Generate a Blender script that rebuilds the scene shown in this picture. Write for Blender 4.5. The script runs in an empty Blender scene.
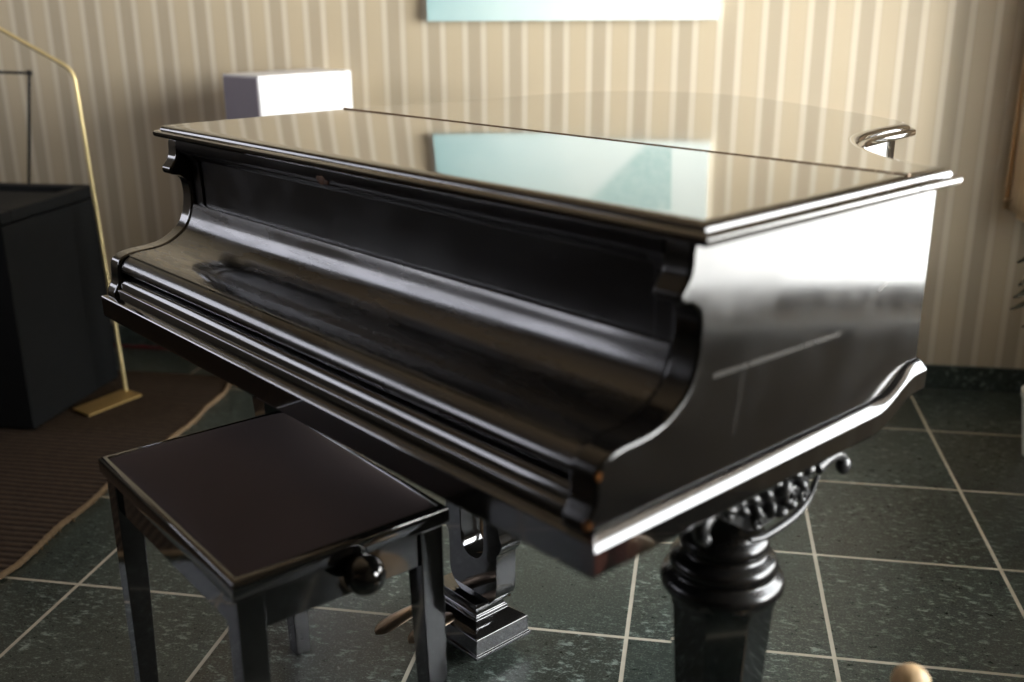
import bpy, bmesh, math, random
from mathutils import Vector, Matrix
random.seed(7)
PI = math.pi
C = bpy.context.scene.collection
SC = bpy.context.scene

# ------------------------------------------------------------------ materials
class NT:
    def __init__(self, name):
        self.m = bpy.data.materials.new(name); self.m.use_nodes = True
        self.t = self.m.node_tree; self.n = self.t.nodes; self.n.clear()
        self.out = self.add('ShaderNodeOutputMaterial')
    def add(self, ty, **kw):
        d = self.n.new(ty)
        for k, v in kw.items(): setattr(d, k, v)
        return d
    def link(self, a, b): self.t.links.new(a, b)
    def setv(self, sock, v):
        if hasattr(v, 'is_linked') or isinstance(v, bpy.types.NodeSocket): self.link(v, sock)
        else: sock.default_value = v
    def math(self, op, a, b=0.0, c=0.0, clamp=False):
        d = self.add('ShaderNodeMath', operation=op); d.use_clamp = clamp
        self.setv(d.inputs[0], a); self.setv(d.inputs[1], b); self.setv(d.inputs[2], c)
        return d.outputs[0]
    def mix(self, f, a, b):
        d = self.add('ShaderNodeMix', data_type='RGBA'); self.setv(d.inputs[0], f)
        self.setv(d.inputs[6], a); self.setv(d.inputs[7], b); return d.outputs[2]
    def coord(self, kind='Object'):
        return self.add('ShaderNodeTexCoord').outputs[kind]
    def xyz(self, v):
        d = self.add('ShaderNodeSeparateXYZ'); self.link(v, d.inputs[0]); return d.outputs
    def mapping(self, v, scale=(1, 1, 1), loc=(0, 0, 0), rot=(0, 0, 0)):
        d = self.add('ShaderNodeMapping'); self.link(v, d.inputs[0])
        d.inputs['Scale'].default_value = scale; d.inputs['Location'].default_value = loc
        d.inputs['Rotation'].default_value = rot; return d.outputs[0]
    def noise(self, v, scale=5, detail=4, rough=.5, out='Fac'):
        d = self.add('ShaderNodeTexNoise'); self.link(v, d.inputs['Vector'])
        d.inputs['Scale'].default_value = scale; d.inputs['Detail'].default_value = detail
        d.inputs['Roughness'].default_value = rough; return d.outputs[out]
    def ramp(self, f, stops):
        d = self.add('ShaderNodeValToRGB'); self.link(f, d.inputs[0]); e = d.color_ramp.elements
        while len(e) < len(stops): e.new(.5)
        for q, (p, c) in zip(e, stops):
            q.position = p; q.color = c if len(c) == 4 else (*c, 1)
        return d.outputs[0]
    def rng(self, v, a, b, c=0.0, d=1.0):
        r = self.add('ShaderNodeMapRange', interpolation_type='SMOOTHSTEP'); self.setv(r.inputs[0], v)
        r.inputs[1].default_value = a; r.inputs[2].default_value = b
        r.inputs[3].default_value = c; r.inputs[4].default_value = d; return r.outputs[0]
    def bump(self, h, strength=.2, dist=.01):
        d = self.add('ShaderNodeBump'); d.inputs['Strength'].default_value = strength
        d.inputs['Distance'].default_value = dist; self.link(h, d.inputs['Height']); return d.outputs[0]
    def bsdf(self, base, rough=.5, metal=0.0, coat=0.0, coat_rough=.03, ior=1.5, normal=None, **kw):
        b = self.add('ShaderNodeBsdfPrincipled')
        self.setv(b.inputs['Base Color'], base); self.setv(b.inputs['Roughness'], rough)
        b.inputs['Metallic'].default_value = metal; b.inputs['IOR'].default_value = ior
        b.inputs['Coat Weight'].default_value = coat; self.setv(b.inputs['Coat Roughness'], coat_rough)
        if normal is not None: self.link(normal, b.inputs['Normal'])
        for k, v in kw.items(): self.setv(b.inputs[k], v)
        self.link(b.outputs[0], self.out.inputs[0]); return b

def c4(r, g, b): return (r, g, b, 1)
def simple(name, col, rough=.5, metal=0, nscale=0, namt=.15, coat=0, bump=0, ior=1.5):
    t = NT(name); co = t.coord()
    base = c4(*col); nrm = None
    if nscale:
        n = t.noise(co, nscale, 5, .6)
        base = t.mix(n, c4(*[x * (1 - namt) for x in col]), c4(*[min(1, x * (1 + namt)) for x in col]))
        if bump: nrm = t.bump(n, bump, .004)
    t.bsdf(base, rough, metal, coat, normal=nrm, ior=ior)
    return t.m

def seg_mask(t, co, p0, p1, w, axis_drop=0):
    """soft mask round the segment p0-p1 in the local YZ plane"""
    x, y, z = t.xyz(co)
    dx, dz = p1[0] - p0[0], p1[1] - p0[1]; L2 = dx * dx + dz * dz
    a = t.math('SUBTRACT', y, p0[0]); b = t.math('SUBTRACT', z, p0[1])
    u = t.math('DIVIDE', t.math('ADD', t.math('MULTIPLY', a, dx), t.math('MULTIPLY', b, dz)), L2, clamp=True)
    ex = t.math('SUBTRACT', a, t.math('MULTIPLY', u, dx)); ez = t.math('SUBTRACT', b, t.math('MULTIPLY', u, dz))
    d = t.math('SQRT', t.math('ADD', t.math('MULTIPLY', ex, ex), t.math('MULTIPLY', ez, ez)))
    return t.rng(d, w * .35, w, 1, 0)

def lacquer(name, rough=.1, haze=.06, coat=.6, wear=(), scratches=(), col=(.006, .0055, .005), coat_rough=.05, stretch=(1, 1, 1)):
    t = NT(name); co = t.coord()
    n = t.noise(t.mapping(co, stretch), 9, 5, .6)
    r = t.math('ADD', rough, t.math('MULTIPLY', t.rng(n, .35, .75), haze))
    dust = t.rng(t.noise(co, 160, 2, .5), .72, .8)
    base = t.mix(t.math('MULTIPLY', dust, .12), c4(*col), c4(.12, .11, .10))
    for (p, rad, c) in wear:
        d = t.add('ShaderNodeVectorMath', operation='DISTANCE'); t.link(co, d.inputs[0]); d.inputs[1].default_value = p
        dd = t.math('ADD', d.outputs['Value'], t.math('MULTIPLY', t.noise(co, 180, 3), rad * .5))
        m = t.rng(dd, rad * .75, rad * 1.25, 1, 0)
        base = t.mix(m, base, c4(*c))
    cw = coat
    for (p0, p1, w, amt) in scratches:
        m = seg_mask(t, co, p0, p1, w)
        base = t.mix(t.math('MULTIPLY', t.math('MULTIPLY', m, amt), t.rng(t.noise(co, 30, 4), .1, .55)), base, c4(.45, .43, .40))
    t.bsdf(base, r, 0, coat, coat_rough, ior=1.6, **{'Coat IOR': 1.6})
    return t.m

M = {}
M['lacquer'] = lacquer('black_lacquer', .10, .06, 1.0)
M['lid'] = lacquer('lid_lacquer', .06, .03, 1.0, coat_rough=.055, col=(.022, .018, .013))
M['fall'] = lacquer('fallboard_lacquer', .15, .34, .85, stretch=(.5, 3, 3), coat_rough=.11)
M['panel'] = lacquer('panel_lacquer', .28, .12, 0.0, col=(.008, .007, .007))
M['cheek'] = lacquer('cheek_lacquer', .11, .10, .1, coat_rough=.10,
    wear=[((-.0165, -.143, .716), .008, (.30, .12, .035)), ((-.02, -.158, .660), .010, (.22, .09, .03)), ((-.018, -.004, .7765), .006, (.3, .22, .15))],
    scratches=[((.055, .7835), (.325, .777), .0055, .11), ((.10, .70), (.115, .79), .008, .018), ((.42, .82), (.45, .83), .004, .12)])
M['moulding'] = lacquer('moulding_lacquer', .09, .05, 1.0, wear=[((-.004, -.164, .628), .03, (.045, .02, .016)), ((.0, -.11, .622), .03, (.02, .01, .009))])
M['carved'] = lacquer('carved_lacquer', .38, .1, .2, col=(.012, .012, .012))
M['satin'] = lacquer('satin_lacquer', .24, .08, .15)
M['bench'] = lacquer('bench_lacquer', .06, .04, .8)
M['hinge'] = simple('hinge_brass', (.16, .10, .06), .35, 1, 40, .3)
M['brass'] = simple('brushed_brass', (.82, .68, .36), .5, .75, 30, .10)
M['plate'] = simple('brass_plate', (.50, .34, .13), .45, .6, 25, .15)
M['pedal'] = simple('pedal_brass', (.34, .25, .18), .3, 1, 60, .3)
M['bare'] = simple('bare_wood', (.16, .075, .035), .7, 0, 90, .5)
M['blackmetal'] = simple('black_metal', (.012, .012, .012), .45, .3, 30, .2)
M['white'] = simple('white_paint', (.82, .82, .83), .6, 0, 20, .02)
M['greyend'] = simple('end_grey', (.30, .27, .31), .7, 0, 20, .05)
M['ceramic'] = simple('white_ceramic', (.75, .74, .70), .2, 0, 10, .03)
M['palewood'] = simple('pale_wood', (.76, .52, .28), .45, 0, 14, .18)
M['redcable'] = simple('red_rubber', (.12, .010, .012), .5, 0, 20, .1)
M['leaf'] = simple('dark_leaf', (.012, .022, .012), .22, 0, 30, .4)
M['soil'] = simple('soil', (.03, .02, .014), .9, 0, 60, .4)
M['plaster'] = simple('white_plaster', (.72, .69, .63), .85, 0, 12, .03)
M['ceilwood'] = simple('ceiling_boards', (.30, .22, .14), .6, 0, 6, .2)
M['darkwall'] = simple('dark_wall_paint', (.10, .085, .07), .8, 0, 6, .1)
M['frame'] = simple('window_frame_paint', (.60, .61, .60), .4, 0, 10, .03)

def m_fabric():
    t = NT('brown_velour'); co = t.coord()
    n = t.noise(co, 420, 3, .6); n2 = t.noise(co, 7, 4, .6)
    base = t.mix(n2, c4(.042, .030, .031), c4(.060, .044, .046))
    t.bsdf(base, .8, normal=t.bump(n, .25, .002), **{'Sheen Weight': .22, 'Sheen Roughness': .45, 'Sheen Tint': c4(.75, .62, .62), 'Specular IOR Level': .25})
    return t.m
M['fabric'] = m_fabric()

def m_boxcloth():
    t = NT('black_cloth'); co = t.coord()
    w = t.noise(t.mapping(co, (260, 260, 90)), 1, 2)
    n = t.noise(co, 14, 4)
    t.bsdf(t.mix(n, c4(.006, .0068, .007), c4(.011, .012, .0125)), .7, normal=t.bump(w, .3, .002))
    return t.m
M['boxcloth'] = m_boxcloth(); M['boxcloth'].node_tree.nodes['Principled BSDF'].inputs['Specular IOR Level'].default_value = .2

def m_curtain():
    t = NT('curtain_linen'); co = t.coord()
    w = t.noise(t.mapping(co, (300, 300, 120)), 1, 2)
    base = t.mix(w, c4(.74, .57, .36), c4(.82, .66, .45))
    b = t.bsdf(base, .9, normal=t.bump(w, .2, .001))
    tr = t.add('ShaderNodeBsdfTranslucent'); t.link(base, tr.inputs[0])
    mx = t.add('ShaderNodeMixShader'); mx.inputs[0].default_value = .45
    t.link(b.outputs[0], mx.inputs[1]); t.link(tr.outputs[0], mx.inputs[2]); t.link(mx.outputs[0], t.out.inputs[0])
    return t.m
M['curtain'] = m_curtain()

def m_wallpaper(name, axis, off=-1.434):
    """beige wallpaper: period 0.1335 m, a darker band carrying two thin light lines"""
    t = NT(name); co = t.coord('Object'); s = t.xyz(co)[axis]
    wob = t.math('MULTIPLY', t.math('SUBTRACT', t.noise(co, 3, 2), .5), .002)
    u = t.math('FRACT', t.math('ADD', t.math('DIVIDE', t.math('ADD', t.math('SUBTRACT', s, off), wob), .1335), .5 + 200))
    d = t.math('MULTIPLY', t.math('ABSOLUTE', t.math('SUBTRACT', u, .5)), .1335)     # distance from the band centre, m
    line = t.rng(t.math('ABSOLUTE', t.math('SUBTRACT', d, .0302)), .005, .0135, 1, 0)
    band = t.rng(d, .042, .046, 1, 0)
    inner = t.rng(d, .020, .024, 1, 0)
    fib = t.noise(t.mapping(co, (600, 600, 40) if axis == 0 else (600, 600, 40)), 1, 2)
    base = t.mix(band, c4(.560, .468, .322), c4(.520, .430, .292))
    base = t.mix(inner, base, c4(.470, .395, .280))
    base = t.mix(line, base, c4(.660, .590, .460))
    base = t.mix(t.math('MULTIPLY', fib, .10), base, c4(.40, .34, .25))
    rg = t.math('SUBTRACT', .62, t.math('MULTIPLY', t.math('SUBTRACT', 1, band), .14))
    t.bsdf(base, rg, **{'Specular IOR Level': .5})
    return t.m
M['paper_x'] = m_wallpaper('striped_wallpaper', 0)
M['paper_y'] = m_wallpaper('striped_wallpaper_side', 1)

def m_slate(name, tiles=True):
    t = NT(name); co = t.coord('Object'); x, y, z = t.xyz(co)
    cx = t.math('FLOOR', t.math('DIVIDE', x, .4)); cy = t.math('FLOOR', t.math('DIVIDE', y, .4))
    cv = t.add('ShaderNodeCombineXYZ'); t.link(cx, cv.inputs[0]); t.link(cy, cv.inputs[1])
    wn = t.add('ShaderNodeTexWhiteNoise', noise_dimensions='3D'); t.link(cv.outputs[0], wn.inputs[0])
    rnd = wn.outputs['Value']; rc = wn.outputs['Color']
    ov = t.add('ShaderNodeVectorMath', operation='MULTIPLY_ADD'); t.link(rc, ov.inputs[0]); ov.inputs[1].default_value = (9, 9, 9); t.link(co, ov.inputs[2])
    v = ov.outputs[0]
    n1 = t.noise(v, 9, 7, .65); n2 = t.noise(t.mapping(v, (1, 2.0, 1), rot=(0, 0, .7)), 42, 6, .72)
    base = t.mix(n1, c4(.015, .021, .018), c4(.038, .052, .045))
    base = t.mix(t.rng(rnd, .45, .75), base, t.mix(n1, c4(.017, .017, .013), c4(.036, .035, .027)))
    vein = t.math('MULTIPLY', t.rng(n2, .53, .66), t.rng(t.noise(v, 3, 3), .30, .6))
    base = t.mix(t.math('MULTIPLY', vein, .8), base, c4(.29, .35, .31))
    n3 = t.noise(v, 230, 3, .6); base = t.mix(t.math('MULTIPLY', t.rng(n3, .5, .72), .55), base, c4(.19, .24, .21))
    rough = t.math('ADD', .20, t.math('MULTIPLY', n2, .20)); h = t.math('ADD', n2, t.math('MULTIPLY', n3, .5))
    if tiles:
        def dist(q):
            f = t.math('FRACT', t.math('ADD', t.math('DIVIDE', q, .4), 100.5))
            return t.math('MULTIPLY', t.math('ABSOLUTE', t.math('SUBTRACT', f, .5)), .4)
        d = t.math('MINIMUM', dist(x), dist(y))
        g = t.rng(d, .0034, .0048, 1, 0)
        gn = t.noise(co, 30, 3)
        base = t.mix(g, base, t.mix(gn, c4(.40, .36, .28), c4(.56, .51, .41)))
        rough = t.math('MAXIMUM', rough, t.math('MULTIPLY', g, .8))
        h = t.math('SUBTRACT', t.math('MULTIPLY', h, .28), g)
    t.bsdf(base, rough, normal=t.bump(h, .30, .0035), ior=1.5)
    return t.m
M['slate'] = m_slate('slate_tiles'); M['slate_base'] = m_slate('slate_skirting', False)

def m_rug():
    t = NT('braided_rug'); co = t.coord('Object'); x, y, z = t.xyz(co)
    yy = t.math('ADD', y, t.math('MULTIPLY', t.noise(co, 6, 3), .012))
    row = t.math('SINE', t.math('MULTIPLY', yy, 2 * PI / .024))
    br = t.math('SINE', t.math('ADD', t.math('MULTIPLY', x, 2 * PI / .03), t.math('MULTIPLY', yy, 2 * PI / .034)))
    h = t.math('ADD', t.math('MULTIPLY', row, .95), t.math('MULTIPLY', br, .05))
    n = t.noise(co, 40, 5, .7); n2 = t.noise(co, 260, 2)
    base = t.mix(n, c4(.040, .028, .020), c4(.120, .085, .058))
    base = t.mix(t.math('MULTIPLY', t.rng(n2, .62, .75), .4), base, c4(.16, .11, .07))
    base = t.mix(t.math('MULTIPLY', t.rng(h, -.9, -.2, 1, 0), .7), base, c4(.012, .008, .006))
    t.bsdf(base, .95, normal=t.bump(h, .8, .006), **{'Specular IOR Level': .15})
    return t.m
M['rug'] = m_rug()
M['fringe'] = simple('jute_binding', (.20, .135, .075), .95, 0, 120, .5, bump=.6)

def m_print():
    t = NT('watercolour_print'); co = t.coord('Object'); x, y, z = t.xyz(co)
    n = t.noise(co, 3.2, 4, .6); nf = t.noise(co, 40, 4, .6); ne = t.noise(co, 16, 4, .6)
    f = t.math('ADD', t.math('DIVIDE', x, .90), t.math('MULTIPLY', t.math('SUBTRACT', n, .5), .35))
    wash = t.ramp(f, [(0, (.40, .60, .60)), (.28, (.60, .76, .74)), (.55, (.74, .85, .81)), (.9, (.82, .90, .85)), (1, (.80, .88, .84))])
    # a dark teal blot with ragged drips, its right side straight
    zz = t.math('SUBTRACT', z, t.math('MULTIPLY', t.math('SUBTRACT', ne, .5), .10))
    left = t.math('SUBTRACT', .715, t.math('MULTIPLY', t.math('SUBTRACT', zz, .06), .62))
    xl = t.math('ADD', x, t.math('MULTIPLY', t.math('SUBTRACT', ne, .5), .05))
    m = t.math('MULTIPLY', t.rng(t.math('SUBTRACT', xl, left), -.03, .02), t.rng(x, .787, .795, 1, 0))
    m = t.math('MULTIPLY', m, t.rng(zz, .048, .070)); m = t.math('MULTIPLY', m, t.rng(zz, .40, .44, 1, 0))
    blot = t.mix(nf, c4(.26, .48, .46), c4(.40, .60, .56))
    base = t.mix(t.math('MULTIPLY', m, t.rng(nf, .3, .7, .45, .8)), wash, blot)
    t.bsdf(base, .7, **{'Specular IOR Level': .3})
    return t.m
M['print'] = m_print()

def m_glass(name, tint=1.0):
    t = NT(name)
    tr = t.add('ShaderNodeBsdfTransparent'); tr.inputs[0].default_value = c4(tint, tint, min(1, tint * 1.06)); gl = t.add('ShaderNodeBsdfGlossy'); gl.inputs['Roughness'].default_value = .02
    fr = t.add('ShaderNodeFresnel'); fr.inputs[0].default_value = 1.45
    mx = t.add('ShaderNodeMixShader'); t.link(fr.outputs[0], mx.inputs[0]); t.link(tr.outputs[0], mx.inputs[1]); t.link(gl.outputs[0], mx.inputs[2])
    t.link(mx.outputs[0], t.out.inputs[0]); return t.m
M['glass'] = m_glass('window_glass'); M['dimmed'] = m_glass('dimming_window_glass', .42)  # second glass: darkening added only to dim the left window's daylight

# ------------------------------------------------------------------ mesh helpers
def obj(name, bm, mat, parent=None, bevel=0, seg=2, smooth=35, loc=None, angle=40):
    bmesh.ops.recalc_face_normals(bm, faces=bm.faces[:])
    me = bpy.data.meshes.new(name); bm.to_mesh(me); bm.free()
    me.set_sharp_from_angle(angle=math.radians(smooth))
    for p in me.polygons: p.use_smooth = len(p.vertices) <= 8
    me.materials.append(M[mat] if isinstance(mat, str) else mat)
    o = bpy.data.objects.new(name, me); C.objects.link(o)
    if parent: o.parent = parent
    if loc is not None: o.location = loc
    if bevel:
        b = o.modifiers.new('bevel', 'BEVEL'); b.width = bevel; b.segments = seg; b.limit_method = 'ANGLE'
        b.angle_limit = math.radians(angle); b.harden_normals = True; b.use_clamp_overlap = True
    return o
def empty(name, loc=(0, 0, 0), rz=0, parent=None):
    o = bpy.data.objects.new(name, None); C.objects.link(o); o.location = loc; o.rotation_euler = (0, 0, rz)
    o.empty_display_size = .1
    if parent: o.parent = parent
    return o
def tag(o, label, cat, group=None, kind=None):
    o['label'] = label; o['category'] = cat
    if group: o['group'] = group
    if kind: o['kind'] = kind
    return o
def struct(o): o['kind'] = 'structure'; return o

def box(bm, x0, x1, y0, y1, z0, z1):
    v = [bm.verts.new(p) for p in [(x0, y0, z0), (x1, y0, z0), (x1, y1, z0), (x0, y1, z0), (x0, y0, z1), (x1, y0, z1), (x1, y1, z1), (x0, y1, z1)]]
    for f in [(0, 3, 2, 1), (4, 5, 6, 7), (0, 1, 5, 4), (1, 2, 6, 5), (2, 3, 7, 6), (3, 0, 4, 7)]: bm.faces.new([v[i] for i in f])
    return bm
def boxes(*L):
    bm = bmesh.new()
    for b in L: box(bm, *b)
    return bm
def loft(bm, loops, close=True, cap=True):
    vs = [[bm.verts.new(p) for p in L] for L in loops]; n = len(loops[0])
    for a, b in zip(vs, vs[1:]):
        for i in range(n if close else n - 1):
            j = (i + 1) % n; bm.faces.new([a[i], a[j], b[j], b[i]])
    if cap:
        bm.faces.new(vs[0][::-1]); bm.faces.new(vs[-1])
    return bm
def prism_x(bm, prof, x0, x1):           # prof: (y, z)
    return loft(bm, [[(x0, y, z) for y, z in prof], [(x1, y, z) for y, z in prof]])
def prism_z(bm, prof, z0, z1):
    return loft(bm, [[(x, y, z0) for x, y in prof], [(x, y, z1) for x, y in prof]])
def prism_y(bm, prof, y0, y1):
    return loft(bm, [[(x, y0, z) for x, z in prof], [(x, y1, z) for x, z in prof]])
def lathe(bm, prof, n=32, cx=0, cy=0, rot=0):
    return loft(bm, [[(cx + r * math.cos(rot + 2 * PI * i / n), cy + r * math.sin(rot + 2 * PI * i / n), z) for i in range(n)] for r, z in prof])
def tube(bm, pts, r, n=10, cap=True):
    pts = [Vector(p) for p in pts]; loops = []; up = None
    for i, p in enumerate(pts):
        t = (pts[min(i + 1, len(pts) - 1)] - pts[max(i - 1, 0)]).normalized()
        if up is None:
            up = Vector((0, 0, 1)) if abs(t.z) < .9 else Vector((1, 0, 0))
        s = t.cross(up).normalized(); up = s.cross(t).normalized()
        rr = r(i / (len(pts) - 1)) if callable(r) else r
        loops.append([p + (s * math.cos(2 * PI * k / n) + up * math.sin(2 * PI * k / n)) * rr for k in range(n)])
    return loft(bm, loops, True, cap)
def blob(bm, c, r, m=None, u=14, v=9):
    mat = Matrix.Translation(c) @ (m or Matrix()) @ Matrix.Diagonal((*r, 1))
    bmesh.ops.create_uvsphere(bm, u_segments=u, v_segments=v, radius=1, matrix=mat); return bm
def catmull(P, n=6):
    out = []
    for i in range(len(P) - 1):
        p0 = P[max(i - 1, 0)]; p1 = P[i]; p2 = P[i + 1]; p3 = P[min(i + 2, len(P) - 1)]
        for k in range(n):
            t = k / n
            out.append(tuple(.5 * (2 * b + (c - a) * t + (2 * a - 5 * b + 4 * c - d) * t * t + (3 * b - a - 3 * c + d) * t ** 3) for a, b, c, d in zip(p0, p1, p2, p3)))
    out.append(tuple(P[-1])); return out
def offset(poly, d):
    """offset a CCW polygon outward; d is one distance or one per edge (edge i joins i and i+1)"""
    n = len(poly); ds = d if isinstance(d, list) else [d] * n; out = []
    for i in range(n):
        a = Vector(poly[i - 1]); b = Vector(poly[i]); c = Vector(poly[(i + 1) % n])
        e1 = (b - a).normalized(); e2 = (c - b).normalized()
        n1 = Vector((e1.y, -e1.x)); n2 = Vector((e2.y, -e2.x)); d1, d2 = ds[i - 1], ds[i]
        cr = e1.x * e2.y - e1.y * e2.x
        if abs(cr) < .02: p = b + (n1 * d1 + n2 * d2) * .5
        else:
            q1 = b + n1 * d1; q2 = b + n2 * d2; t = ((q2.x - q1.x) * e2.y - (q2.y - q1.y) * e2.x) / cr
            p = q1 + e1 * t
        out.append((p.x, p.y))
    return out
def moulded(bm, poly, prof, flags=None):
    """stack offset copies of an outline: prof is (offset, z) from top to bottom"""
    return loft(bm, [[(x, y, z) for x, y in offset(poly, [o * f for f in flags] if flags else o)] for o, z in prof])

# ------------------------------------------------------------------ the room (walls square with the tile grid)
YB, XR, XL, YF, HC = 1.18, .85, -4.2, -4.2, 2.6
def plain(name, bm, mat): return struct(obj(name, bm, mat))
plain('floor', boxes((XL, XR, YF, YB, -.05, 0)), 'slate')
plain('ceiling', boxes((XL - .2, XR + .2, YF - .2, YB + .2, HC, HC + .1)), 'ceilwood')
plain('wall_back', boxes((XL - .2, XR + .2, YB, YB + .2, -.05, HC)), 'paper_x')
plain('wall_front', boxes((XL - .2, XR + .2, YF - .2, YF, -.05, HC)), 'darkwall')
WR = dict(y0=-1.36, y1=.88, z0=.495, z1=2.25)
WL = dict(y0=-1.8, y1=.75, z0=1.2, z1=2.15)
def wall_with_hole(name, x0, x1, W, mat):
    plain(name, boxes((x0, x1, YF, W['y0'], -.05, HC), (x0, x1, W['y1'], YB, -.05, HC), (x0, x1, W['y0'], W['y1'], -.05, W['z0']), (x0, x1, W['y0'], W['y1'], W['z1'], HC)), mat)
wall_with_hole('wall_right', XR, XR + .22, WR, 'paper_y')
wall_with_hole('wall_left', XL - .22, XL, WL, 'darkwall')
plain('baseboard_back', boxes((XL, XR, YB - .012, YB, 0, .08)), 'slate_base')
plain('baseboard_right', boxes((XR - .012, XR, YF, YB - .012, 0, .08)), 'slate_base')
plain('baseboard_left', boxes((XL, XL + .012, YF, YB - .012, 0, .08)), 'slate_base')
def window(name, xi, xo, W, n, side, glass='glass'):
    """xi: inner wall face, xo: outer wall face"""
    e = struct(empty(name, ((xi + xo) / 2, (W['y0'] + W['y1']) / 2, W['z0'])))
    hw = (W['y1'] - W['y0']) / 2; H = W['z1'] - W['z0']; bm = bmesh.new(); f = .05
    d = .03 * side
    xa, xb = sorted((d - .025, d + .025))
    box(bm, xa, xb, -hw, hw, 0, f); box(bm, xa, xb, -hw, hw, H - f, H)
    for k in range(n + 1):
        y = -hw + f / 2 + (2 * hw - f) * k / n
        box(bm, xa, xb, y - f / 2, y + f / 2, f, H - f)
    obj('frame', bm, 'frame', e, .004)
    for k in range(n):
        ya = -hw + f + (2 * hw - f) * k / n; yb = -hw + (2 * hw - f) * (k + 1) / n
        obj('pane', boxes((d - .003, d + .003, ya - .005, yb + .005, f - .005, H - f + .005)), glass, e)
    s0, s1 = sorted((xi - (xi + xo) / 2 - .03 * side, d))
    obj('sill', boxes((s0, s1, -hw - .02, hw + .02, -.03, -.001)), 'frame', e, .005)
    return e
plain('sky_blocker', boxes((XR + .22, XR + 1.5, YF, YB + 1.2, 2.25, 2.40)), 'darkwall')  # added unseen slab outside, blocks steep sky light through the right window
window('window_1', XR, XR + .22, WR, 1, 1)
window('window_2', XL, XL - .22, WL, 3, -1, 'dimmed')

# ------------------------------------------------------------------ the grand piano
W_, HY, LT = 1.388, .444, .979
piano = tag(empty('grand_piano', (-.29, -1.071, 0), math.radians(-37.986)),
            'black lacquered grand piano with closed lid and closed fallboard, the largest piece in the room', 'piano')

ARM = [(.006, .953), (.0035, .938), (.003, .926), (.000, .913), (-.008, .902), (-.0135, .895), (-.0140, .888), (-.0105, .8825), (-.002, .880), (.008, .878), (.0205, .867), (.0245, .848),
       (.0245, .830), (.022, .812), (.017, .795), (.009, .779), (-.002, .767), (-.020, .755), (-.040, .746), (-.065, .741), (-.100, .739),
       (-.122, .735), (-.136, .727), (-.1425, .715), (-.144, .700), (-.145, .681), (-.1515, .669), (-.156, .661), (-.156, .645)]
ARM_S = [ARM[0]] + catmull(ARM[1:-1], 4) + [ARM[-1]]
def zb(y):
    t = min(1, max(0, (y - .422) / .108)); return .037 * t * t * (3 - 2 * t)
def cheek(x0, x1):
    back = [(.557, .953)]
    low = [(y, .635 + zb(y)) for y in [.557, .53, .51, .49, .47, .45, .43, .415]] + [(-.14, .635)]
    return prism_x(bmesh.new(), (ARM_S + low[::-1] + back)[::-1], x0, x1)
obj('cheek', cheek(-.062, -.018), 'cheek', piano, .0055, 3)
obj('cheek', cheek(-1.377, -1.335), 'lacquer', piano, .0055, 3)

# lid: front flap and main lid, both with a moulded edge, and the hinge between them
EDGE = [(-.014, .979), (-.0085, .9786), (-.0045, .9774), (-.001, .9755), (.0015, .9727), (.0025, .9696), (.0070, .9690), (.0112, .9678), (.0135, .965), (.0135, .960), (.0115, .9565), (.007, .954), (.003, .953)]
flap = [(-W_, 0), (0, 0), (0, HY - .0015), (-W_, HY - .0015)]
o = obj('front_lid', moulded(bmesh.new(), flap, EDGE, [1, 1, 0, 1]), 'lid', piano)
def sag(o, a):                                                     # a lid leaf tilted very slightly about the hinge line
    o.rotation_euler = (a, 0, 0); o.location = (0, .979 * a, -HY * a)
sag(o, .0050)
bent = catmull([(-.035, .556), (-.105, .590), (-.193, .662), (-.262, .745), (-.300, .827), (-.322, .930), (-.328, 1.000)], 6)
tail = catmull([(-.336, 1.062), (-.375, 1.108), (-.475, 1.172), (-.60, 1.236), (-.75, 1.310), (-.92, 1.385), (-1.08, 1.412), (-1.22, 1.375),
                (-1.33, 1.285), (-1.378, 1.150), (-1.388, 1.000)], 6)
rear = [(0, HY + .0015), (0, .551)] + bent + tail + [(-W_, .80), (-W_, HY + .0015)]
o = obj('main_lid', moulded(bmesh.new(), rear, EDGE, [1] * (len(rear) - 1) + [0]), 'lid', piano)
sag(o, -.0050)
bm = bmesh.new(); nk = 56
for k in range(nk):
    xa = -W_ - .008 + (W_ + .004) * k / nk; xb = -W_ - .008 + (W_ + .004) * (k + 1) / nk - .0015
    tube(bm, [(xa, HY, .9785), (xb, HY, .9785)], .0022, 8)
obj('hinge', bm, 'hinge', piano)

# rim of the case behind the cheeks
full = [(0, .05), (0, .551)] + bent + tail + [(-W_, .80), (-W_, .05)]
rim = offset(full, [-.022] * (len(full) - 1) + [0.0])
obj('rim', prism_z(bmesh.new(), rim, .668, .953), 'cheek', piano, .003)

# front panel under the lid, fallboard, key slip
PAN = [(.075, .953), (.004, .953), (.003, .934), (.006, .929), (.010, .9265), (.0105, .924), (.020, .921), (.027, .916), (.030, .911), (.036, .909),
       (.0382, .850), (.0385, .79), (.075, .79)]
obj('front_panel', prism_x(bmesh.new(), PAN[::-1], -1.334, -.063), 'panel', piano)
for xa, xb in ((-1.3345, -1.300), (-.097, -.0625)):
    obj('panel_stile', prism_x(bmesh.new(), [(.045, .930), (.045, .800), (.0345, .800), (.0335, .850), (.031, .905), (.012, .926), (.011, .930)], xa, xb), 'panel', piano, .004, 2)
i0 = ARM.index((.022, .812))
front = [(y + .0025, z - .002) for y, z in ARM[i0:i0 + 11]]
FB = [(.0378, .800), (.0378, .8192), (.0290, .8188), (.0268, .8175)] + front[:-2] + [(-.085, .7375), (-.104, .7355), (-.119, .7305), (-.130, .723), (-.1365, .714), (-.138, .706), (-.135, .7005), (-.126, .699), (-.110, .699), (-.05, .70), (.03, .75)]
FBs = FB[:3] + catmull(FB[3:-3], 4) + FB[-2:]
obj('fallboard', prism_x(bmesh.new(), FBs, -1.3325, -.0645), 'fall', piano)
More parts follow.
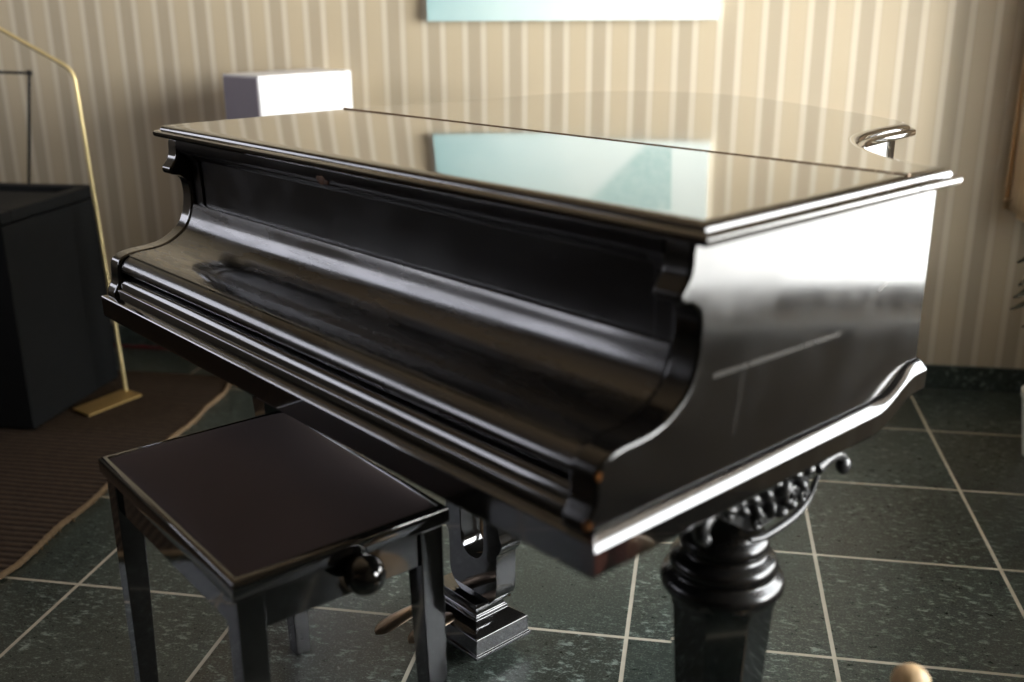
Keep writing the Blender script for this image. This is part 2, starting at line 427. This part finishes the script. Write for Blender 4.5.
KS = [(-.105, .648), (-.105, .691), (-.126, .691), (-.1315, .6893), (-.1372, .6850), (-.1412, .6790), (-.1432, .6730), (-.144, .6695), (-.148, .668), (-.150, .666), (-.150, .648)]
obj('key_slip', prism_x(bmesh.new(), KS, -1.3335, -.0635), 'lacquer', piano, smooth=50)
bm = bmesh.new()
for cx, cz, r, ry in ((-.786, .932, .012, .008), (-.772, .930, .007, .004), (-.797, .934, .006, .005)):
    blob(bm, (cx, .0035, cz), (r, .0018, ry))
o = obj('worn_patch', bm, 'bare', piano); o['label'] = 'bare brown worn spot under the lid edge'

# key bed with a chamfered moulding round three sides, swept up at the rear ends
obj('key_bed', boxes((-1.374, -.022, -.150, .415, .6015, .650)), 'lacquer', piano)
SEC = [(-.012, .0440), (.0005, .0440), (.0030, .0425), (.0150, .0305), (.0165, .0280), (.0165, .000), (.0145, -.004), (.010, -.006), (-.012, -.006)]
SECF = [(-.012, .0420), (.001, .0412), (.010, .0385), (.0155, .0368), (.0168, .0350), (.0165, -.003), (.0145, -.007), (.010, -.009), (-.012, -.009)]
def moulding_path():
    pts = []
    for y in [.556, .540, .52, .505, .49, .475, .46, .445, .43, .415, .3, .1]: pts.append((-1.377, y, (-1, 0), SEC))
    pts.append((-1.377, -.1455, (-1, -1), SEC)); pts.append((-1.377, -.146, (-1, -1), SECF))
    pts.append((-.0185, -.146, (1, -1), SECF)); pts.append((-.018, -.1455, (1, -1), SEC))
    for y in [.1, .3, .415, .43, .445, .46, .475, .49, .505, .52, .540, .556]: pts.append((-.018, y, (1, 0), SEC))
    return pts
obj('bed_moulding', loft(bmesh.new(), [[(x + nx * o_, y + ny * o_, .609 + (zb(y)) + h) for o_, h in sec] for x, y, (nx, ny), sec in moulding_path()]), 'moulding', piano, smooth=18)

# legs: octagonal tapered shaft (the leg), turned collar, carved bracket and caster below it
def make_leg(x, y, side, bracket=True):
    bm = bmesh.new()
    lathe(bm, [(.050, .075), (.052, .085), (.052, .10), (.057, .115), (.075, .40), (.079, .412), (.079, .420)], 8, rot=PI / 8)
    leg = obj('leg', bm, 'lacquer', piano, .002, 2, smooth=20, loc=(x, y, 0))
    bm = bmesh.new()
    P = [(.070, .416), (.082, .420), (.0865, .428), (.087, .436), (.083, .444), (.074, .448), (.0725, .451), (.0725, .454), (.075, .458), (.075, .466), (.070, .473), (.061, .476),
         (.058, .480), (.058, .484), (.0615, .488), (.0625, .495), (.0595, .502), (.052, .506), (.049, .512), (.048, .530), (.052, .560), (.060, .600), (.060, .612)]
    lathe(bm, P, 40); obj('collar', bm, 'satin', leg, smooth=40)
    bm = bmesh.new(); lathe(bm, [(.018, .030), (.018, .076)], 16); box(bm, -.014, .014, -.02, -.012, .012, .045); box(bm, -.014, .014, .012, .02, .012, .045)
    w = bmesh.new()
    obj('caster_fork', bm, 'hinge', leg)
    bm = bmesh.new(); lathe(bm, [(.008, -.011), (.022, -.011), (.025, -.006), (.025, .006), (.022, .011), (.008, .011)], 24)
    bmesh.ops.transform(bm, matrix=Matrix.Translation((0, 0, .025)) @ Matrix.Rotation(PI / 2, 4, 'X'), verts=bm.verts)
    obj('caster_wheel', bm, 'hinge', leg); w.free()
    if bracket:
        bm = bmesh.new()
        # core: a thin carved crest round the leg head, deepest at the leg, running out under the key bed
        low_e = catmull([(-.160, .604), (-.140, .598), (-.110, .585), (-.067, .556), (-.021, .530), (.024, .530), (.070, .536), (.098, .550), (.118, .578), (.150, .590), (.182, .600)], 5)
        prism_x(bm, [(-.160, .612)] + [(y, z + .006) for y, z in low_e] + [(.182, .612)], -.030, .030)
        for s in (-1, 1):
            xs = .036 * s
            tube(bm, catmull([(xs, -.035, .529), (xs, -.010, .523), (xs, .030, .524), (xs, .070, .530), (xs, .100, .546), (xs, .118, .574)], 7), lambda q: .0035 + .003 * math.sin(PI * q), 8)   # smooth border along the deep part
            hook = [(xs, -.105, .600), (xs + .004 * s, -.132, .600), (xs + .006 * s, -.148, .590), (xs + .005 * s, -.146, .574), (xs, -.134, .566)]
            tube(bm, catmull(hook, 6), lambda q: .0055 + .0045 * math.sin(PI * q), 10); blob(bm, (xs, -.134, .566), (.009, .010, .009), None, 12, 8)
            tail_ = [(xs, .112, .586), (xs, .140, .592), (xs, .166, .590), (xs, .184, .580)]
            tube(bm, catmull(tail_, 6), lambda q: .010 - .004 * q, 10); blob(bm, (xs, .184, .569), (.011, .012, .014), None, 12, 8)
            # acanthus lobes and curls in loose rows
            for (yy, zz, ry, rz, a) in ((-.068, .592, .016, .008, -.5), (-.040, .580, .013, .008, -.9), (-.050, .596, .012, .006, .2), (-.018, .590, .015, .009, -.4), (-.010, .566, .008, .016, .1), (.012, .585, .009, .014, .4),
                                        (.030, .597, .016, .007, -.2), (.022, .560, .007, .015, -.2), (.052, .582, .017, .009, .9), (.048, .548, .013, .008, .3), (.070, .552, .011, .009, .6), (.078, .594, .016, .009, -.5), (.094, .572, .009, .013, .4), (.108, .592, .013, .010, .3)):
                yy -= .018; blob(bm, (xs, yy, zz), (.011, ry * .85, rz * .85), Matrix.Rotation(a, 4, 'X'), 12, 8)
            for cy, cz, r0 in ((.048, .566, .014), (-.024, .552, .012), (.080, .556, .010), (-.085, .588, .011)):
                tube(bm, [(xs + .003 * s, cy + r0 * (1 - k / 20) * math.cos(k * .55), cz + r0 * (1 - k / 20) * math.sin(k * .55)) for k in range(15)], .0042, 8)
        obj('carved_bracket', bm, 'carved', leg, loc=(side, 0, 0), smooth=60)
    return leg
make_leg(-.085, .187, .030)
make_leg(-1.310, .187, -.030)
make_leg(-.80, 1.10, 0, False)

# pedal lyre
LX, LY = -.700, .235
DZ = -.017
def arc(cx, cz, r, a0, a1, n):
    return [(cx + r * math.cos(math.radians(a0 + (a1 - a0) * k / n)), cz + r * math.sin(math.radians(a0 + (a1 - a0) * k / n))) for k in range(n + 1)]
half = [(.0, .118)] + arc(.025, .163, .045, -90, 0, 6)[0:] + [(.070, .20), (.071, .23)] + [(.074, .238), (.079, .242), (.084, .250), (.0855, .260), (.083, .269), (.0795, .276), (.078, .288), (.074, .330), (.078, .380), (.090, .430), (.112, .475), (.128, .520), (.130, .560), (.122, .609)]
half[1] = (.025, .118)
outer = half + [(-x, z) for x, z in half[::-1] if x > 0]
slot = [(0, .205)] + arc(0, .238, .033, -90, 0, 5)[1:] + [(.035, .33), (.036, .42), (.030, .46), (.015, .485), (0, .49)]
slot_full = slot + [(-x, z) for x, z in slot[-2:0:-1]]
def plate_with_hole(outer, hole, y0, y1):
    bm = bmesh.new(); rings = []
    for y in (y0, y1):
        vo = [bm.verts.new((x, y, z)) for x, z in outer]; vh = [bm.verts.new((x, y, z)) for x, z in hole]
        es = [bm.edges.new((L[i], L[(i + 1) % len(L)])) for L in (vo, vh) for i in range(len(L))]
        bmesh.ops.triangle_fill(bm, edges=es, use_beauty=True); rings.append((vo, vh))
    for k in (0, 1):
        a, b = rings[0][k], rings[1][k]
        for i in range(len(a)):
            j = (i + 1) % len(a); bm.faces.new([a[i], a[j], b[j], b[i]])
    return bm
lyre = obj('pedal_lyre', plate_with_hole(outer, slot_full, -.024, .024), 'lacquer', piano, .0025, 2, loc=(LX + .026, LY, 0))
def sq(hx, hy): return [(-hx, -hy), (hx, -hy), (hx, hy), (-hx, hy)]
bm = bmesh.new()
loft(bm, [[(x, y, z) for x, y in sq(hx, hy)] for hx, hy, z in [(.099, .070, .024), (.099, .070, .031), (.095, .066, .0325), (.095, .066, .064), (.093, .064, .066), (.068, .044, .079), (.064, .040, .082), (.064, .040, .088), (.060, .036, .090), (.058, .034, .097), (.064, .040, .104), (.066, .042, .109), (.064, .040, .116), (.05, .03, .1185)]])
obj('lyre_base', bm, 'lacquer', lyre, .0012, 2, smooth=25, loc=(-.036, 0, .002))
for sx, oy in ((-.100, 0), (-.034, .03)):
    loops = []
    for u in [0, .008, .02, .045, .08, .14, .22, .30, .42, .6, .8, 1]:
        y = -.185 + oy + .175 * u
        w = .001 + .0195 * math.sin(min(1, u / .14) * PI / 2) ** .6 - .011 * max(0, (u - .3) / .7)
        z = .064 + .010 * math.sin(u * PI) - .004 * (1 - u); h = .0035 + .002 * math.sin(u * PI)
        loops.append([(sx + w * math.cos(2 * PI * k / 14), y, z + h * math.sin(2 * PI * k / 14)) for k in range(14)])
    obj('pedal', loft(bmesh.new(), loops), 'pedal', lyre)
for sx in (-.060, .020):
    obj('pedal_rod', tube(bmesh.new(), [(sx, .05, .10), (sx, .05, .61)], .004, 8), 'hinge', lyre)
for sx in (-.060, -.010):
    obj('lyre_brace', tube(bmesh.new(), [(sx, .03, .11), (sx - .06, .40, .66)], .006, 8), 'blackmetal', lyre)

# ------------------------------------------------------------------ piano bench
def P2G(x, y):
    a = math.radians(-37.986); return (-.29 + math.cos(a) * x - math.sin(a) * y, -1.071 + math.sin(a) * x + math.cos(a) * y)
bx, by = P2G(-.6755, -.2025)
bench = tag(empty('piano_bench', (bx, by, 0), math.radians(-37.986 - 2.68)),
            'low black gloss piano bench with brown padded seat in front of the piano keys', 'bench')
BH = .500; hx, hy = .2560, .1700
rect = [(-hx, -hy), (hx, -hy), (hx, hy), (-hx, hy)]
obj('seat_frame', moulded(bmesh.new(), rect, [(-.015, BH - .006), (-.010, BH), (-.006, BH), (-.003, BH - .0008), (-.0005, BH - .003), (.0008, BH - .0055), (.001, BH - .009), (.001, BH - .026), (-.001, BH - .030), (-.02, BH - .031)]), 'bench', bench, smooth=40)
bm = bmesh.new(); nx, ny = 36, 24; g = []
for j in range(ny + 1):
    row = []
    for i in range(nx + 1):
        u = -1 + 2 * i / nx; v = -1 + 2 * j / ny
        uu = math.sin(u * PI / 2); vv = math.sin(v * PI / 2)
        e = (1 - abs(uu) ** 5) * (1 - abs(vv) ** 5)
        x, y = uu * (hx - .010), vv * (hy - .010)
        z = BH - .004 + .012 * max(0, e) ** .45 + .013 * (1 - uu * uu) * (1 - vv * vv)
        row.append(bm.verts.new((x, y, z)))
    g.append(row)
for j in range(ny):
    for i in range(nx): bm.faces.new([g[j][i], g[j][i + 1], g[j + 1][i + 1], g[j + 1][i]])
ring = g[0][:] + [g[j][nx] for j in range(1, ny + 1)] + g[ny][-2::-1] + [g[j][0] for j in range(ny - 1, 0, -1)]
low = [bm.verts.new((v.co.x, v.co.y, BH - .02)) for v in ring]
for i in range(len(ring)):
    j = (i + 1) % len(ring); bm.faces.new([ring[i], ring[j], low[j], low[i]])
bm.faces.new(low)
obj('seat_cushion', bm, 'fabric', bench, smooth=60)
bm = bmesh.new(); ax, ay, at = hx - .012, hy - .012, .018
for q in ((-ax, ax, -ay, -ay + at), (-ax, ax, ay - at, ay), (-ax, -ax + at, -ay + at, ay - at), (ax - at, ax, -ay + at, ay - at)):
    box(bm, *q, BH - .090, BH - .0305)
obj('apron', bm, 'bench', bench, .0015)
for sx in (-1, 1):
    for sy in (-1, 1):
        bm = bmesh.new(); t = .040
        X1, Y1 = sx * (hx - .006), sy * (hy - .006)
        def q(t_): return [(X1, Y1), (X1 - sx * t_, Y1), (X1 - sx * t_, Y1 - sy * t_), (X1, Y1 - sy * t_)][::(1 if sx * sy > 0 else -1)]
        loft(bm, [[(x, y, z) for x, y in q(tt)] for tt, z in ((.030, 0), (.030, .004), (t, BH - .10), (t, BH - .032))])
        obj('leg', bm, 'bench', bench, .002, 2)
for s in (-1, 1):
    bm = bmesh.new()
    prof = [(.0085, 0), (.0085, .010), (.011, .012), (.011, .0135)] + [(.0005 + .0290 * math.sin(math.radians(a)), .036 - .0290 * math.cos(math.radians(a))) for a in range(32, 181, 12)]
    lathe(bm, prof, 28)
    bmesh.ops.transform(bm, matrix=Matrix.Translation((s * (hx - .015), .012, BH - .046)) @ Matrix.Rotation(s * PI / 2, 4, 'Y'), verts=bm.verts)
    obj('adjusting_knob', bm, 'bench', bench, smooth=50)

# ------------------------------------------------------------------ picture on the back wall
pic = tag(empty('picture', (-1.180, YB - .002, 1.156)), 'large pale teal watercolour canvas on the striped wall above the piano', 'picture')
obj('print', boxes((0, .908, -.030, -.0245, 0, .64)), 'print', pic, .0015)
obj('backing', boxes((.004, .904, -.0245, .0, .004, .636)), 'white', pic)

# ------------------------------------------------------------------ white plinth behind the piano
# box corners measured at its top edge
pl = tag(empty('plinth', (-1.5873, .9676, 0), math.radians(58 - 90)), 'plain white box plinth standing behind the left end of the piano', 'plinth')
obj('body', boxes((-.095, .095, -.176, .176, .02, 1.010)), 'white', pl, .003)
o = obj('end_face', boxes((-.088, .088, -.179, -.175, .03, 1.003)), 'greyend', pl, .001); o['label'] = 'end face coloured grey'  # end face coloured a darker grey than the white body
obj('foot_recess', boxes((-.080, .080, -.15, .15, 0, .02)), 'blackmetal', pl)

# ------------------------------------------------------------------ black box at the left
bb = tag(empty('box', (-2.60, .575, 0)), 'low black cloth-covered box standing on the rug beside the brass rod stand', 'box')
obj('body', boxes((-.395, .395, -.235, .235, .0165, .628)), 'boxcloth', bb, .006)
bm = bmesh.new(); a, b, w = .400, .240, .045
for q in ((-a, a, -b, -b + w), (-a, a, b - w, b), (-a, -a + w, -b + w, b - w), (a - w, a, -b + w, b - w)): box(bm, *q, .632, .668)
obj('top_rim', bm, 'boxcloth', bb, .005)
obj('top_panel', boxes((-a + w + .004, a - w - .004, -b + w + .004, b - w - .004, .628, .650)), 'boxcloth', bb, .004)

# ------------------------------------------------------------------ bent brass rod on its flat base
br = tag(empty('brass_rod_stand', (-2.100, .62, 0)), 'slender brass rod bent near the top, standing on a flat brass base plate', 'stand')
pv = [(-2.183, .505), (-2.104, .462), (-2.035, .655), (-2.120, .694)]
obj('base_plate', prism_z(bmesh.new(), [(x + 2.100, y - .62) for x, y in pv], .0150, .0225), 'plate', br, .001)
A_ = Vector((-.002, .055, .0215)); B_ = Vector((-.036, .055, 1.030)); D_ = Vector((-.400, .055, 1.225))
pts = [A_, A_.lerp(B_, .5), A_.lerp(B_, .965)]
for k in range(1, 8):
    t = k / 8; p0 = A_.lerp(B_, .965); p2 = B_.lerp(D_, .085)
    pts.append(p0 * (1 - t) ** 2 + B_ * 2 * t * (1 - t) + p2 * t * t)
pts += [B_.lerp(D_, .085), B_.lerp(D_, .5), D_]
obj('bent_rod', tube(bmesh.new(), pts, .0062, 12), 'brass', br)

# ------------------------------------------------------------------ thin black metal stand behind the box
bs = tag(empty('metal_stand', (-2.562, 1.03, 0)), 'thin black metal stand with a level arm rising behind the black box', 'stand')
obj('upright', tube(bmesh.new(), [(-.132, 0, .006), (-.034, 0, .60), (.034, 0, 1.000)], .0055, 10), 'blackmetal', bs)
obj('level_arm', tube(bmesh.new(), [(.034, 0, 1.000), (-.50, 0, 1.012)], .0050, 10), 'blackmetal', bs)
obj('elbow', blob(bmesh.new(), (.034, 0, 1.000), (.011, .011, .011)), 'blackmetal', bs)
bm = bmesh.new(); lathe(bm, [(.10, 0), (.10, .004), (.095, .006), (.02, .008)], 32); obj('foot', bm, 'blackmetal', bs, loc=(-.132, 0, 0))

# ------------------------------------------------------------------ rug
rug = tag(empty('rug', (-2.80, -.4, 0)), 'dark brown braided rug with a frayed jute edge under the black box', 'rug')
x0, x1, y0, y1 = -1.15, 1.015, -1.75, 1.285
bm = bmesh.new(); nx, ny = 60, 90; g = []
for j in range(ny + 1):
    row = []
    for i in range(nx + 1):
        u, v = i / nx, j / ny; x = x0 + (x1 - x0) * u; y = y0 + (y1 - y0) * v
        x += .006 * math.sin(y * 9 + 1) * u + .004 * math.sin(y * 23) * u
        if u > .9 and v > .92:                                       # rounded far corner
            k = (v - .92) / .08; x -= .05 * k * k * (u - .9) / .1
        z = .0115 + .004 * math.exp(-((y - 1.03 + .35 * (x - .9)) / .03) ** 2) * max(0, min(1, (x - .3) / .3))   # a low ripple
        row.append(bm.verts.new((x, y, z)))
    g.append(row)
for j in range(ny):
    for i in range(nx): bm.faces.new([g[j][i], g[j][i + 1], g[j + 1][i + 1], g[j + 1][i]])
ring = g[0][:] + [g[j][nx] for j in range(1, ny + 1)] + g[ny][-2::-1] + [g[j][0] for j in range(ny - 1, 0, -1)]
low = [bm.verts.new((v.co.x, v.co.y, .001)) for v in ring]
for i in range(len(ring)):
    j = (i + 1) % len(ring); bm.faces.new([ring[i], ring[j], low[j], low[i]])
edge_pts = [tuple(g[j][nx].co) for j in range(ny + 1)]
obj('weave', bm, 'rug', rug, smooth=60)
bm = bmesh.new()
EP = []
for k, (ex, ey, ez) in enumerate(catmull(edge_pts, 3)):
    EP.append((ex + .001 * random.uniform(-1, 1), ey, .0085 + .0015 * random.uniform(-1, 1)))
tube(bm, EP, .0075, 8)
for k in range(340):
    p = EP[int(random.random() * (len(EP) - 1))]; l = random.uniform(.006, .016); a = random.uniform(-.9, .9)
    tube(bm, [(p[0], p[1], .009), (p[0] + .5 * l * math.cos(a), p[1] + .5 * l * math.sin(a), .010), (p[0] + l * math.cos(a), p[1] + l * math.sin(a), .003)], .0012, 4)
obj('jute_edge', bm, 'fringe', rug, smooth=70)

# red cable along the foot of the wall
obj_c = obj('cable', tube(bmesh.new(), [(-2.90, 1.13, .006)] + catmull([(-2.6, 1.140, .006), (-2.35, 1.150, .006), (-2.1, 1.142, .006), (-1.85, 1.150, .006)], 6), .005, 8), 'redcable')
tag(obj_c, 'thin dark red cable lying along the foot of the striped wall', 'cable')

# ------------------------------------------------------------------ curtain at the end of the right window
cu = tag(empty('curtain', (.70, .93, 0)), 'tan linen curtain hanging in folds beside the window at the right', 'curtain')
def fold(xa, xb, ya, yb, z0, z1, amp, n, ph):
    bm = bmesh.new(); nu, nv = 14 * n, 24; G_ = []
    d = Vector((xb - xa, yb - ya)); nrm = Vector((-d.y, d.x)).normalized()
    for j in range(nv + 1):
        v = j / nv; z = z0 + (z1 - z0) * v; row = []
        for i in range(nu + 1):
            u = i / nu; s = math.sin(u * n * 2 * PI + ph) * amp * (1.1 - .4 * v) + .004 * math.sin(u * 17 + v * 9)
            p = Vector((xa, ya)) + d * u + nrm * s
            row.append(bm.verts.new((p.x - .70, p.y - .93, z + .004 * math.sin(u * n * 2 * PI + 1) * (1 - v))))
        G_.append(row)
    for j in range(nv):
        for i in range(nu): bm.faces.new([G_[j][i], G_[j][i + 1], G_[j + 1][i + 1], G_[j + 1][i]])
    return bm
def cloth(name, bm, hem_z=None):
    o = obj(name, bm, 'curtain', cu, smooth=80); s = o.modifiers.new('solid', 'SOLIDIFY'); s.thickness = .004; return o
cloth('panel', fold(.604, .835, 1.115, 1.08, .600, 2.42, .020, 3, .6))
cloth('panel', fold(.624, .835, 1.035, .985, .585, 2.42, .020, 3, 2.0))
obj('hem', fold(.603, .835, 1.1145, 1.08, .628, .6305, .0225, 3, .6), 'curtain', cu, smooth=80).modifiers.new('solid', 'SOLIDIFY').thickness = .006
obj('rail', tube(bmesh.new(), [(-.12, .185, 2.425), (.145, .145, 2.425)], .010, 10), 'blackmetal', cu)
obj('rail', tube(bmesh.new(), [(-.10, .105, 2.425), (.145, .05, 2.425)], .010, 10), 'blackmetal', cu)

# ------------------------------------------------------------------ potted plant under the curtain
pp = tag(empty('potted_plant', (.688, .650, 0)), 'dark leafy plant in a white pot on the floor under the curtain', 'plant')
bm = bmesh.new(); lathe(bm, [(.062, 0), (.070, .004), (.092, .17), (.096, .175), (.096, .19), (.088, .19), (.082, .165)], 36); obj('pot', bm, 'ceramic', pp, smooth=40)
bm = bmesh.new(); lathe(bm, [(.08, .150), (.083, .166), (.03, .172)], 24); obj('soil', bm, 'soil', pp)
stems = bmesh.new(); leaves = bmesh.new()
for k in range(16):
    a = k * 2.399 + .3; h = .36 + .24 * ((k * 7) % 16) / 16; rr = .05 + .065 * ((k * 5) % 16) / 16
    if k % 4 == 0: a = PI + .25 * (k - 6) / 6; rr = .10; h = .45 + .04 * k / 4
    tip = Vector((rr * math.cos(a), rr * math.sin(a), h))
    tube(stems, catmull([(0, 0, .165), (tip.x * .3, tip.y * .3, .165 + (h - .165) * .55), tuple(tip)], 4), .0025, 6)
    d = Vector((math.cos(a), math.sin(a), -.35)).normalized(); s = Vector((-math.sin(a), math.cos(a), 0)); up = s.cross(d)
    lp = []
    for u in [0, .12, .3, .5, .7, .87, 1]:
        w = .034 * math.sin(PI * min(1, u * .97 + .03)) ** .8; c = tip + d * (.085 * u - .03) + Vector((0, 0, -.02 * u * u))
        lp.append([c + s * w + up * .004, c + up * .0012, c - s * w + up * .004, c - up * .001])
    loft(leaves, lp)
obj('stems', stems, 'leaf', pp); obj('leaves', leaves, 'leaf', pp, smooth=60)

# ------------------------------------------------------------------ pale wooden post with a ball on top, in front of the treble end
po = tag(empty('wooden_post', (-.022, -1.072, 0)), 'pale wooden ball knob on a turned post standing beside the treble end of the piano', 'post')
bm = bmesh.new(); lathe(bm, [(.075, 0), (.078, .006), (.076, .016), (.03, .024), (.014, .034), (.012, .20), (.015, .22), (.012, .24), (.0115, .396), (.014, .401), (.014, .406), (.010, .409)], 32)
obj('shaft', bm, 'palewood', po, smooth=40)
obj('ball', blob(bmesh.new(), (0, 0, .428), (.0225, .0225, .022), None, 32, 20), 'palewood', po, smooth=70)

# ------------------------------------------------------------------ daylight
SKY = 32.0
w = bpy.data.worlds.new('daylight'); SC.world = w; w.use_nodes = True
nt = w.node_tree; nt.nodes.clear()
o = nt.nodes.new('ShaderNodeOutputWorld'); bgn = nt.nodes.new('ShaderNodeBackground'); tc = nt.nodes.new('ShaderNodeTexCoord')
sx = nt.nodes.new('ShaderNodeSeparateXYZ'); cr = nt.nodes.new('ShaderNodeValToRGB'); mr = nt.nodes.new('ShaderNodeMapRange')
nt.links.new(tc.outputs['Generated'], sx.inputs[0]); nt.links.new(sx.outputs[2], mr.inputs[0]); mr.inputs[1].default_value = -1; mr.inputs[2].default_value = 1
nt.links.new(mr.outputs[0], cr.inputs[0]); m2 = nt.nodes.new('ShaderNodeMapRange'); m2.inputs[1].default_value = .3; m2.inputs[2].default_value = -.85; m2.inputs[3].default_value = .45 * SKY; m2.inputs[4].default_value = 1.25 * SKY
nt.links.new(sx.outputs[1], m2.inputs[0]); nt.links.new(m2.outputs[0], bgn.inputs[1])
nt.links.new(cr.outputs[0], bgn.inputs[0]); nt.links.new(bgn.outputs[0], o.inputs[0])
e = cr.color_ramp.elements; e[0].position = .30; e[0].color = (.80, .80, .77, 1); e[1].position = 1; e[1].color = (.82, .91, 1.0, 1)
for p, c in ((.46, (.9, .9, .87, 1)), (.52, (1, .99, .96, 1)), (.7, (.95, .98, 1.0, 1))):
    q = e.new(p); q.color = c
def portal(name, x, W, rz):
    L = bpy.data.lights.new(name, 'AREA'); L.shape = 'RECTANGLE'; L.size = W['z1'] - W['z0']; L.size_y = W['y1'] - W['y0']
    L.cycles.is_portal = True
    ob = bpy.data.objects.new(name, L); C.objects.link(ob); ob.location = (x, (W['y0'] + W['y1']) / 2, (W['z0'] + W['z1']) / 2)
    ob.rotation_euler = (0, rz, 0); return ob
portal('window_daylight', XR + .20, WR, PI / 2)
portal('window_daylight', XL - .20, WL, -PI / 2)

# ------------------------------------------------------------------ camera (36 mm lens, tilted down)
f_, p_, r_, yaw = 1031.47, .3138, -.0081, .1824
c, s = math.cos(r_), math.sin(r_)
right = Vector((c, s * math.sin(p_), s * math.cos(p_))); up = Vector((-s, c * math.sin(p_), c * math.cos(p_)))
Rz = Matrix.Rotation(yaw, 3, 'Z'); right = Rz @ right; up = Rz @ up; back = right.cross(up)
cam = bpy.data.cameras.new('camera'); co = bpy.data.objects.new('camera', cam); C.objects.link(co)
co.matrix_world = Matrix(((right.x, up.x, back.x, -.298), (right.y, up.y, back.y, -2.186), (right.z, up.z, back.z, 1.2003), (0, 0, 0, 1)))
cam.sensor_width = 36; cam.lens = f_ / 1024 * 36; cam.clip_start = .05
cam.dof.use_dof = True; cam.dof.focus_distance = 1.95; cam.dof.aperture_fstop = 2.0
SC.camera = co

# ------------------------------------------------------------------ render look
vs = SC.view_settings; SC.display_settings.display_device = 'sRGB'
vs.view_transform = 'Standard'; vs.look = 'None'; vs.gamma = 1; vs.use_curve_mapping = False; vs.exposure = 0.0
cy = SC.cycles; cy.use_denoising = True; cy.max_bounces = 10; cy.diffuse_bounces = 5; cy.glossy_bounces = 6; cy.transparent_max_bounces = 12
cy.caustics_reflective = True; cy.blur_glossy = .5; cy.sample_clamp_indirect = 12
